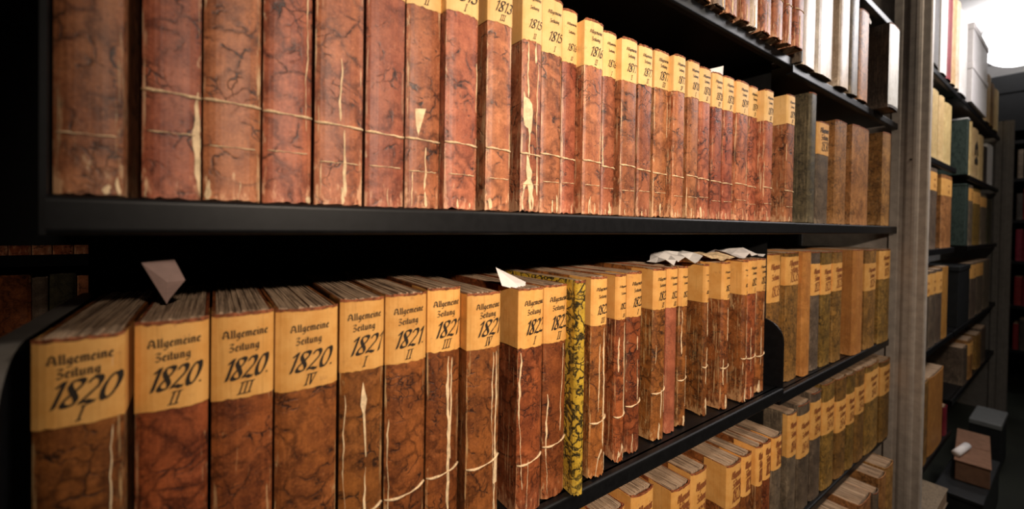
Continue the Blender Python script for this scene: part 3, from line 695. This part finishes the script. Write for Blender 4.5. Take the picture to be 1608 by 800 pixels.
def bracket_edge(r, sx, wd, h, rad, y0, dx):
    """grey strip painting the light along the top curve of a black end bracket"""
    y0 -= r.location.y; sx -= r.location.x
    cv = [(y0-.0006, h-rad-.09), (y0-.0006, h-rad)]+[(y0+rad-(rad+.0006)*math.cos(a), h-rad+(rad+.0006)*math.sin(a)) for a in [PI/2*i/10 for i in range(1, 11)]]+[(y0+.28, h+.0006)]
    c2 = [(y0+.001, h-rad-.09), (y0+.001, h-rad)]+[(y0+rad-(rad-.001)*math.cos(a), h-rad+(rad-.001)*math.sin(a)) for a in [PI/2*i/10 for i in range(1, 11)]]+[(y0+.28, h-.001)]
    V = []; Fq = []; n = len(cv)
    for p, q in zip(cv, c2): V += [(sx+dx, p[0], p[1]), (sx+dx+wd, p[0], p[1]), (sx+dx+wd, q[0], q[1]), (sx+dx, q[0], q[1])]
    for i in range(n-1):
        for k in range(4): Fq.append((4*i+k, 4*i+(k+1) % 4, 4*i+4+(k+1) % 4, 4*i+4+k))
    Fq += [(0, 3, 2, 1), (4*n-4, 4*n-3, 4*n-2, 4*n-1)]
    mesh('lit_rim', V, Fq, MAT['post_dark'], r)  # light on the black rim put in as grey colour
shelf(-.0968, 1.188, .431, .0165, 'black steel shelf board with front lip at eye level, first bay', bl=(.31, .05, .436, .004, -.0045), depth=.335)
shelf(1.199, 2.19, .445, .0165, 'black shelf board at eye level between bay joint and grey post', bl=None, br=None)
lower_board = shelf(-.14, 1.188, .45, -.4085, 'black shelf board carrying the volumes labelled 1820 to 1825', lip=.03, bl=(.31, .055, .440, .018, .0), br=(.172, .055, .452, .004, -.002))
bracket_edge(lower_board, -.14, .018, .31, .055, .440, 0)
shelf(1.197, 2.19, .46, -.4300, 'black shelf board under the orange and olive volumes, second bay', lip=.03)
shelf(-.0968, 1.188, .45, .4375, 'black shelf board above the red marbled row', lip=.026)
shelf(1.199, 2.19, .45, .4245, 'black shelf board under the pale vellum volumes', lip=.026)
shelf(.1, 1.215, .455, -.8305, 'black shelf board under the bottom row at the frame bottom, first bay', lip=.026)
shelf(1.225, 2.21, .462, -.8155, 'black shelf board under the olive bottom row, second bay', lip=.026)
shelf(1.199, 2.21, .41, -1.1805, 'lowest black shelf board at the frame bottom carrying jutting volumes', lip=.026, depth=.33)
shelf(1.3, 2.19, .45, .79, 'highest black shelf board cut by the frame top beside the post', lip=.026)
r = empty('back_panel', (1.04, .785, FZ), 'black steel sheet closing the back of the shelving', 'panel')
MB().box(-.137-1.04, 2.235-1.04, 0, .004, 0, CZ-.1-FZ).build('sheet', MAT['steel_dark'], r)
MB().box(-1.6-1.04, -.1372-1.04, 0, .004, -.036-FZ, CZ-.1-FZ).build('shade_sheet', MAT['steel_dark'], r)  # second box: added black sheet standing in for shade left of the shelving
# second-bay joint upright behind the books
MB().box(1.1895, 1.1965, .50, .784, FZ, CZ-.1).build('joint_upright', MAT['steel_dark'])
tag(bpy.data.objects['joint_upright'], 'thin black upright sheet at the joint between the two bays', 'upright')

def upright(x, label, mat, y0=.365, zt=CZ, ridges=True, d=.11):
    r = empty('shelving_upright', (x, y0+d/2, FZ), label, 'upright')
    h = d/2
    pts = [(0, h), (0, h*.55), (.004, h*.5), (.004, h*.3), (0, h*.25), (-.004, h*.12), (-.0065, -.02*h/.055), (-.0065, -.012), (-.003, -h*.5), (.001, -h*.55), (.001, -h*.93), (.005, -h), (.035, -h), (.035, h)]
    MB().prism(pts, 'z', 0, zt-FZ).build('post_profile', mat, r)
    MB().box(.018, .021, h, h+.31, 0, zt-FZ-.1).build('side_sheet', mat, r)
    m = MB()
    for z in (.62, 1.76, 2.6): m.tube([(.002, -.02, z), (-.0085, -.02, z)], .0035, 8)
    return r, m
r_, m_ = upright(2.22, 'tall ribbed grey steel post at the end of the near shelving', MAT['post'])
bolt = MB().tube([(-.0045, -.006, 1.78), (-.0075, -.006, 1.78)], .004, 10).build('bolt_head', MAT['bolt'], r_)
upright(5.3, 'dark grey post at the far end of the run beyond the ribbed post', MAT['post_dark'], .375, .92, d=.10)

# ------------------------------------------------------------------ the run beyond the post
def run(yf, zt, specs, where):
    """specs: (x0, x1, z_top, kind, label text, z_label or None, label_top)"""
    for (x0, x1, z1, kd, lab, zl, lt) in specs:
        book(x0, x1, yf if kd != 'jut' else yf-.02, zt+.0005, z1, kd, lab, 'volumes beyond the post, '+where, zl, 'label', lab_top=lt, detail=False, depth=.2, wrap=.012, bulge=.008,
             lines=[('Zeitung', .012, 0, .55, 0, .2, .6), ('1845', .02, 0, .15, .3, .15, .6)] if zl else (), ink='ink_faint')
run(.438, .785, [(2.50, 2.86, 1.28, 'dark', 'very dark broad volume right behind the post, topmost far shelf', None, None),
    (2.90, 3.03, 1.30, 'white', 'bright white spine beside the dark one, topmost far shelf', None, None),
    (3.04, 3.15, 1.30, 'crimson', 'dark red volume between white and cream ones, topmost far shelf', None, None),
    (3.16, 3.27, 1.27, 'cream', 'cream volume right of the dark red one, topmost far shelf', None, None),
    (3.28, 3.37, 1.26, 'pale', 'pale pinkish volume second right of the dark red one, topmost far shelf', None, None),
    (3.39, 3.62, 1.25, 'white', 'broad yellowish-white volume left of the white boxes', None, None),
    (4.42, 4.60, 1.12, 'cream', 'cream volume just right of the white boxes', None, None),
    (4.62, 4.80, 1.10, 'olive', 'patterned olive volume second right of the white boxes', None, None),
    (4.82, 5.05, 1.10, 'cream', 'yellow-cream volume nearest the far post, topmost far shelf', None, None)], 'topmost far shelf')
run(.45, .358, [(2.55, 2.76, .67, 'dark', 'dark volume hidden against the post, second far shelf', None, None),
    (2.77, 2.95, .69, 'cream', 'orange-cream volume nearest the post, second far shelf', None, None), (2.97, 3.08, .69, 'cream', 'second orange-cream volume from the post, second far shelf', None, None),
    (3.10, 3.29, .68, 'cream', 'pale cream volume left of the dark green one', None, None),
    (3.87, 3.95, .70, 'cream', 'thin cream-spined volume bound to the dark green board', None, None),
    (3.97, 4.22, .68, 'cream', 'cream volume with black emblem right of the dark green one', None, None), (4.24, 4.46, .67, 'cream', 'cream volume second right of the dark green one', None, None),
    (4.50, 4.64, .62, 'dark', 'dark volume beyond the cream ones, second far shelf', None, None), (4.66, 4.95, .66, 'white', 'white-sheened volume near the far post, second far shelf', None, None)], 'second far shelf')
run(.45, -.088, [(2.56, 2.76, .27, 'grey', 'grey volume hidden against the post, third far shelf', None, None),
    (2.78, 2.97, .31, 'grey', 'grey volume with orange label nearest the post, third far shelf', .20, .29), (3.08, 3.36, .30, 'tan', 'brown volume with broad orange label left of dark green board', .19, .28),
    (3.92, 4.06, .30, 'grey', 'grey volume with orange label right of dark green board, third far shelf', .20, .28), (4.08, 4.40, .29, 'olive', 'olive-grey volume with orange label, third far shelf', .19, .27),
    (4.42, 4.70, .27, 'grey', 'grey volume fourth past the green board, third far shelf', .18, .25), (4.74, 4.98, .25, 'darkolive', 'dark volume at the far post, third far shelf', None, None)], 'third far shelf')
run(.45, -.578, [(2.74, 2.86, -.20, 'grey', 'grey volume with orange top next to post, fourth far shelf', -.315, -.21), (2.87, 3.01, -.198, 'grey', 'second grey volume with orange top, fourth far shelf', -.315, -.21),
    (3.02, 3.155, -.196, 'grey', 'third grey volume with orange top, fourth far shelf', -.32, -.21), (3.16, 3.31, -.19, 'orange', 'plain orange volume left of the black box, fourth far shelf', None, None),
    (4.06, 4.30, -.21, 'grey', 'worn grey volume right of the black box, fourth far shelf', -.31, -.22), (4.32, 4.62, -.21, 'grey', 'second worn grey volume right of the black box', -.31, -.22),
    (4.64, 4.98, -.21, 'grey', 'third worn grey volume right of the black box', None, None)], 'fourth far shelf')
run(.45, -1.14, [(2.50, 2.66, -.74, 'darkolive', 'dark olive volume against the post, fifth far shelf', None, None), (2.68, 2.90, -.735, 'olive', 'olive volume with pale page tops, fifth far shelf', None, None),
    (2.92, 3.27, -.74, 'orange', 'broad ochre volume with pale top, fifth far shelf', None, None), (3.30, 3.38, -.98, 'crimson', 'short bright red volume beside the ochre one', None, None)], 'fifth far shelf')
run(.45, -.98, [(3.86, 4.02, -.74, 'grey', 'grey-brown volume with pale top on the black lower box', None, None), (4.04, 4.24, -.72, 'tan', 'tan volume with label on the black lower box, left of gap', -.82, -.74),
    (4.40, 4.60, -.735, 'olive', 'olive-brown volume right of the dark gap, fifth far shelf', None, None), (4.62, 4.85, -.72, 'grey', 'grey volume nearest the far post, fifth far shelf', None, None)], 'fifth far shelf, far half')
for x0, x1, zt, lab in ((2.42, 3.47, .784, 'topmost black shelf board beyond the post'), (3.50, 5.25, .784, 'topmost black shelf board at the far half of the run'),
                        (2.42, 3.40, .357, 'second black shelf board beyond the post'), (3.85, 5.25, .357, 'second black shelf board, far half of the run'),
                        (2.42, 3.40, -.089, 'third black shelf board beyond the post'), (3.85, 5.25, -.089, 'third black shelf board, far half of the run'),
                        (2.42, 3.45, -.579, 'fourth black shelf board beyond the post'), (3.47, 5.25, -.579, 'fourth black shelf board, far half of the run'),
                        (2.42, 3.45, -1.141, 'fifth black shelf board beyond the post'), (3.47, 5.25, -.981, 'fifth black shelf board, far half of the run')):
    shelf(x0, x1, .446, zt, lab, lip=.03, depth=.3)
def boxy(name, label, cat, x0, x1, y0, y1, z0, z1, mat, lidh=.05, lidmat=None, grow=.004, group=None):
    """lidded archive box"""
    cx, cy = (x0+x1)/2, (y0+y1)/2
    r = empty(name, (cx, cy, z0), label, cat, group)
    bevel(MB().box(x0-cx, x1-cx, y0-cy, y1-cy, 0, z1-z0-.002).build('box_body', mat, r), .003)
    bevel(MB().box(x0-cx-grow, x1-cx+grow, y0-cy-grow, y1-cy+grow, z1-z0-lidh, z1-z0).build('lid', lidmat or mat, r), .004)
    return r
boxy('archive_box', 'lower of two white archive boxes high on the far shelf', 'box', 3.70, 4.30, .43, .68, .7855, 1.025, MAT['box_white'], .04)
boxy('archive_box', 'upper white archive box stacked on another near the ceiling', 'box', 3.70, 4.30, .43, .68, 1.0255, 1.262, MAT['box_white'], .04)
boxy('archive_box', 'black archive box with a light edge on the fourth far shelf', 'box', 3.62, 4.0, .452, .62, -.5785, -.21, MAT['box_black'], .03)
boxy('archive_box', 'dark green binder box with pale edge on the second far shelf', 'box', 3.80, 3.862, .455, .62, .3575, .712, MAT['green'], .01, MAT['white'], .001)
boxy('archive_box', 'dark green binder box on the third far shelf, below the other', 'box', 3.80, 3.90, .455, .60, -.0885, .30, MAT['green'], .01)
boxy('archive_box', 'black box with grey lid on the floor by the far post', 'box', 3.96, 4.30, .30, .43, FZ+.0005, -1.2, MAT['box_black'], .03, MAT['grey_top'])
# black emblem on the cream volume
m = MB(); m.prism([(-.05, 0), (.05, 0), (.06, .03), (.0, .05), (-.06, .03)], 'y', -.0015, 0)
m.prism([(-.06, .06), (-.03, .055), (-.025, .1), (.03, .1), (.03, .055), (.06, .06), (.05, .12), (0, .15), (-.05, .12)], 'y', -.0015, 0)
em = m.build('emblem', MAT['ink'], None, loc=(4.10, .4485, .47))
for o in C.objects:
    if o.get('label') == 'cream volume with black emblem right of the dark green one':
        em.parent = o; em.location = (0, -.002, .09)
# cardboard carton on the low black crate
def carton():
    r = empty('cardboard_carton', (3.36, .35, -1.275), 'brown cardboard carton standing low at the aisle edge beyond the post', 'box', None, math.radians(6))
    bevel(MB().box(-.25, .25, -.06, .06, 0, .10).build('carton_body', MAT['card'], r), .004)
    bevel(MB().box(-.255, -.003, -.064, .064, .1002, .104).build('flap', MAT['card'], r), .002)
    bevel(MB().box(.003, .255, -.064, .064, .1002, .104).build('flap', MAT['card'], r), .002)
    return r
carton()
boxy('crate', 'low black crate on the floor under the cardboard carton', 'crate', 2.93, 3.55, .27, .43, FZ+.0005, -1.2755, MAT['box_black'], .02)
r = MB(); r.tube([(3.14, .385, -1.153), (3.30, .365, -1.153)], .0175, 16)
tag(r.build('paper_roll', MAT['box_white'], None, True), 'short white paper roll lying on the cardboard carton', 'paper roll')
# flat stack of volumes at the foot of the run
for k, (zb, x0, x1, y0) in enumerate(((-1.4995, 2.42, 2.72, .33), (-1.43, 2.44, 2.74, .345), (-1.355, 2.40, 2.68, .35), (-1.275, 2.46, 2.80, .365))):
    rr_ = empty('lying_volume', ((x0+x1)/2, y0+.0, zb), ['lowest volume lying in the stack on the floor beyond the post', 'second volume up in the lying stack beyond the post',
        'third volume up in the lying stack beyond the post', 'top volume of the lying stack beyond the post'][k], 'book', 'lying volumes stacked beyond the post')
    w = x1-x0; th_ = .066
    m = MB(); m.box(-w/2, w/2, 0, .2, 0, .003).box(-w/2, w/2, 0, .2, th_, th_+.003).box(-w/2, -w/2+.003, 0, .2, .003, th_); m.build('cover', MAT['grey'], rr_)
    MB().box(-w/2+.0035, w/2-.006, .004, .194, .0032, th_-.0002).build('page_block', MAT['pages'], rr_)

# ------------------------------------------------------------------ cross rack closing the aisle far away
XR = 6.0
r = empty('cross_rack', (XR+.2, .1, FZ), 'dark rack standing across the far end of the aisle', 'rack')
m = MB().box(-.2, .2, -1.2, .53, 2.44, 2.97); m.build('header', MAT['steel_dark'], r)
MB().box(-.215, -.21, -1.2, .53, 2.80, 2.965).build('header_plate', MAT['steel_dark'], r)
for z in (.42, .83, 1.24, 1.62, 2.0, 2.35): MB().box(-.2, .2, -1.2, .45, z-.03, z).build('rack_shelf', MAT['steel_black'], r)
MB().box(.2, .205, -1.2, .45, 0, 2.44).build('rack_back', MAT['steel_dark'], r)
MB().box(-.2, .2, .425, .45, 0, 2.44).build('rack_side', MAT['steel_dark'], r)
kk = ['crimson', 'dark', 'white', 'dark', 'crimson', 'grey', 'dark', 'crimson', 'grey', 'tan']
q = 0
for lv, z in enumerate((.42, .83, 1.24, 1.62, 2.0)):
    y = .40
    for k in range(6):
        w = .032+.014*((k*7+lv*3) % 4)/3; h = .24+.05*((k*5+lv) % 3)/2
        kd = kk[(k*3+lv*7) % 10]
        book(-w/2, w/2, 0, 0, h, kd, '%s volume, %s from the post on %s cross-rack shelf' % (
             {'crimson': 'small red', 'dark': 'small black', 'white': 'small white', 'grey': 'small grey', 'tan': 'small brown'}[kd], ORD[k],
             ['the lowest', 'the second', 'the third', 'the fourth', 'the fifth'][lv]), 'small volumes on the cross rack', detail=False, depth=.2, rz=-PI/2,
             loc=(XR+.01, y-w/2, FZ+z+.0005))
        y -= w+.004
# opal globe lamp
r = empty('globe_lamp', (5.55, .385, CZ), 'bright round opal ceiling lamp over the far aisle end', 'lamp')
MB().tube([(0, 0, 0), (0, 0, -.06)], .05, 16).build('ceiling_rose', MAT['box_white'], r, True)
MB().sphere((0, 0, -.25), .225).build('opal_globe', MAT['glow'], r, True)

# ------------------------------------------------------------------ dim rack seen through the open end at the left
r = empty('rear_rack', (-.9, 1.5, FZ), 'dim rack standing behind the open left end of the shelving', 'rack')
for z in (-.104, -.53, .33): MB().box(-.9, .95, -.2, .1, z-FZ-.0, z-FZ+.024).build('rack_shelf', MAT['steel_black'], r)
MB().box(-.9, .95, .1, .105, 0, 2.2).build('rack_back', MAT['steel_dark'], r)
for sx in (-.905, .95): MB().box(sx, sx+.005, -.2, .1, 0, 2.2).build('rack_side', MAT['steel_dark'], r)
for lv, (zb, hh, kds) in enumerate(((-.0795, .30, ('red', 'red', 'brown', 'red', 'brown')), (-.5055, .385, ('grey', 'olive', 'brown', 'grey', 'darkolive', 'red')))):
    xs = ([-.43, -.395, -.345, -.312, -.282, -.250, -.215], [-.46, -.405, -.362, -.312, -.287, -.245, -.21])[lv]
    for k in range(6):
        book(xs[k], xs[k+1]-.002, 1.3, zb, zb+hh-(.006*(k % 2)), kds[k % len(kds)], 'dim volume on the %s rear rack shelf, %s from the left' % (['upper', 'lower'][lv], ORD[k]),
             'dim volumes on the rear rack', detail=False, depth=.2)

# ------------------------------------------------------------------ paper slips between the volumes
def slip(name, label, pts, y, mat, tilt=0.0, fold=None, cat='paper', root_z=None):
    """pts: outline (x, z); thin folded sheet, leaning back by tilt per metre of height"""
    zb = min(p[1] for p in pts); cx = sum(p[0] for p in pts)/len(pts)
    n = len(pts); V = []
    for off in (0, .0004):
        for (x, z) in pts: V.append((x-cx, (z-zb)*tilt+off+(fold(x-cx, z-zb) if fold else 0), z-zb))
    c0 = len(V); V.append((0, sum(v[1] for v in V[:n])/n-.004, sum(v[2] for v in V[:n])/n)); V.append((0, V[-1][1]+.0004, V[-1][2]))
    Fq = [(i, (i+1) % n, c0) for i in range(n)]+[(n+(i+1) % n, n+i, c0+1) for i in range(n)]+[(i, n+i, n+(i+1) % n, (i+1) % n) for i in range(n)]
    return tag(mesh(name, V, Fq, mat, None, False, None, (cx, y, zb)), label, cat, 'paper slips tucked into the volumes')
slip('paper_slip', 'tall pinkish paper slip sticking up behind the volume labelled 1820 II', [(-.0536, -.0399), (-.030, -.0377), (-.0229, -.060), (-.0364, -.081), (-.0388, -.0868)][::-1], .550, MAT['slip_pink'], -1.0)
slip('paper_slip', 'folded white slip on the page edges of a lower-shelf volume', [(.331, -.062), (.378, -.085), (.370, -.0945), (.355, -.0935), (.333, -.087)][::-1], .470, MAT['slip'], .5, lambda x, z: .012*abs(x)/.02)
slip('paper_slip', 'white paper corner standing above the eye-level row', [(.837, .331), (.898, .353), (.889, .318), (.848, .3165)][::-1], .468, MAT['slip'], .1)
slip('paper_slip', 'small white paper tip beside the jutting dark volume, top shelf', [(1.800, .716), (1.815, .745), (1.862, .728), (1.85, .716)][::-1], .458, MAT['slip'], .1)
def crumple(label, x0, x1, y0, y1, zb, h, seed, mat):
    R = random.Random(seed); nx, ny = 9, 4; V = []; Fq = []
    for lay in (0, .0005):
        R.seed(seed)
        for i in range(nx):
            for j in range(ny):
                t = i/(nx-1); s_ = j/(ny-1)
                z = h*(.25+.75*math.sin(PI*min(1, s_*.9+.1)*.8))*(.7+.3*math.cos(t*9+seed))+R.uniform(-.3, .3)*h
                V.append((x0+(x1-x0)*t+R.uniform(-.006, .006)-(x0+x1)/2, (y0+(y1-y0)*s_+R.uniform(-.005, .005))-y0, max(.0005, z)+lay))
    o = nx*ny
    for i in range(nx-1):
        for j in range(ny-1):
            a = i*ny+j; Fq += [(a, a+ny, a+ny+1, a+1), (o+a+1, o+a+ny+1, o+a+ny, o+a)]
    edge = [(i*ny) for i in range(nx)]+[(nx-1)*ny+j for j in range(1, ny)]+[i*ny+ny-1 for i in range(nx-2, -1, -1)]+[j for j in range(ny-2, 0, -1)]
    for a, b in zip(edge, edge[1:]+edge[:1]): Fq.append((b, a, o+a, o+b))
    return tag(mesh('crumpled_paper', V, Fq, mat, None, False, None, ((x0+x1)/2, y0, zb)), label, 'paper', 'paper slips tucked into the volumes')
crumple('grey crumpled paper lying on brown volumes near the right of lower shelf', .757, .868, .492, .56, -.0785, .026, 3, MAT['tissue'])
crumple('brownish folded paper lying between the grey and white papers, lower shelf', .90, .99, .49, .56, -.0755, .016, 5, MAT['torn'])
crumple('white crumpled paper at the right end of the lower brown row', 1.005, 1.165, .488, .56, -.0725, .02, 8, MAT['slip'])
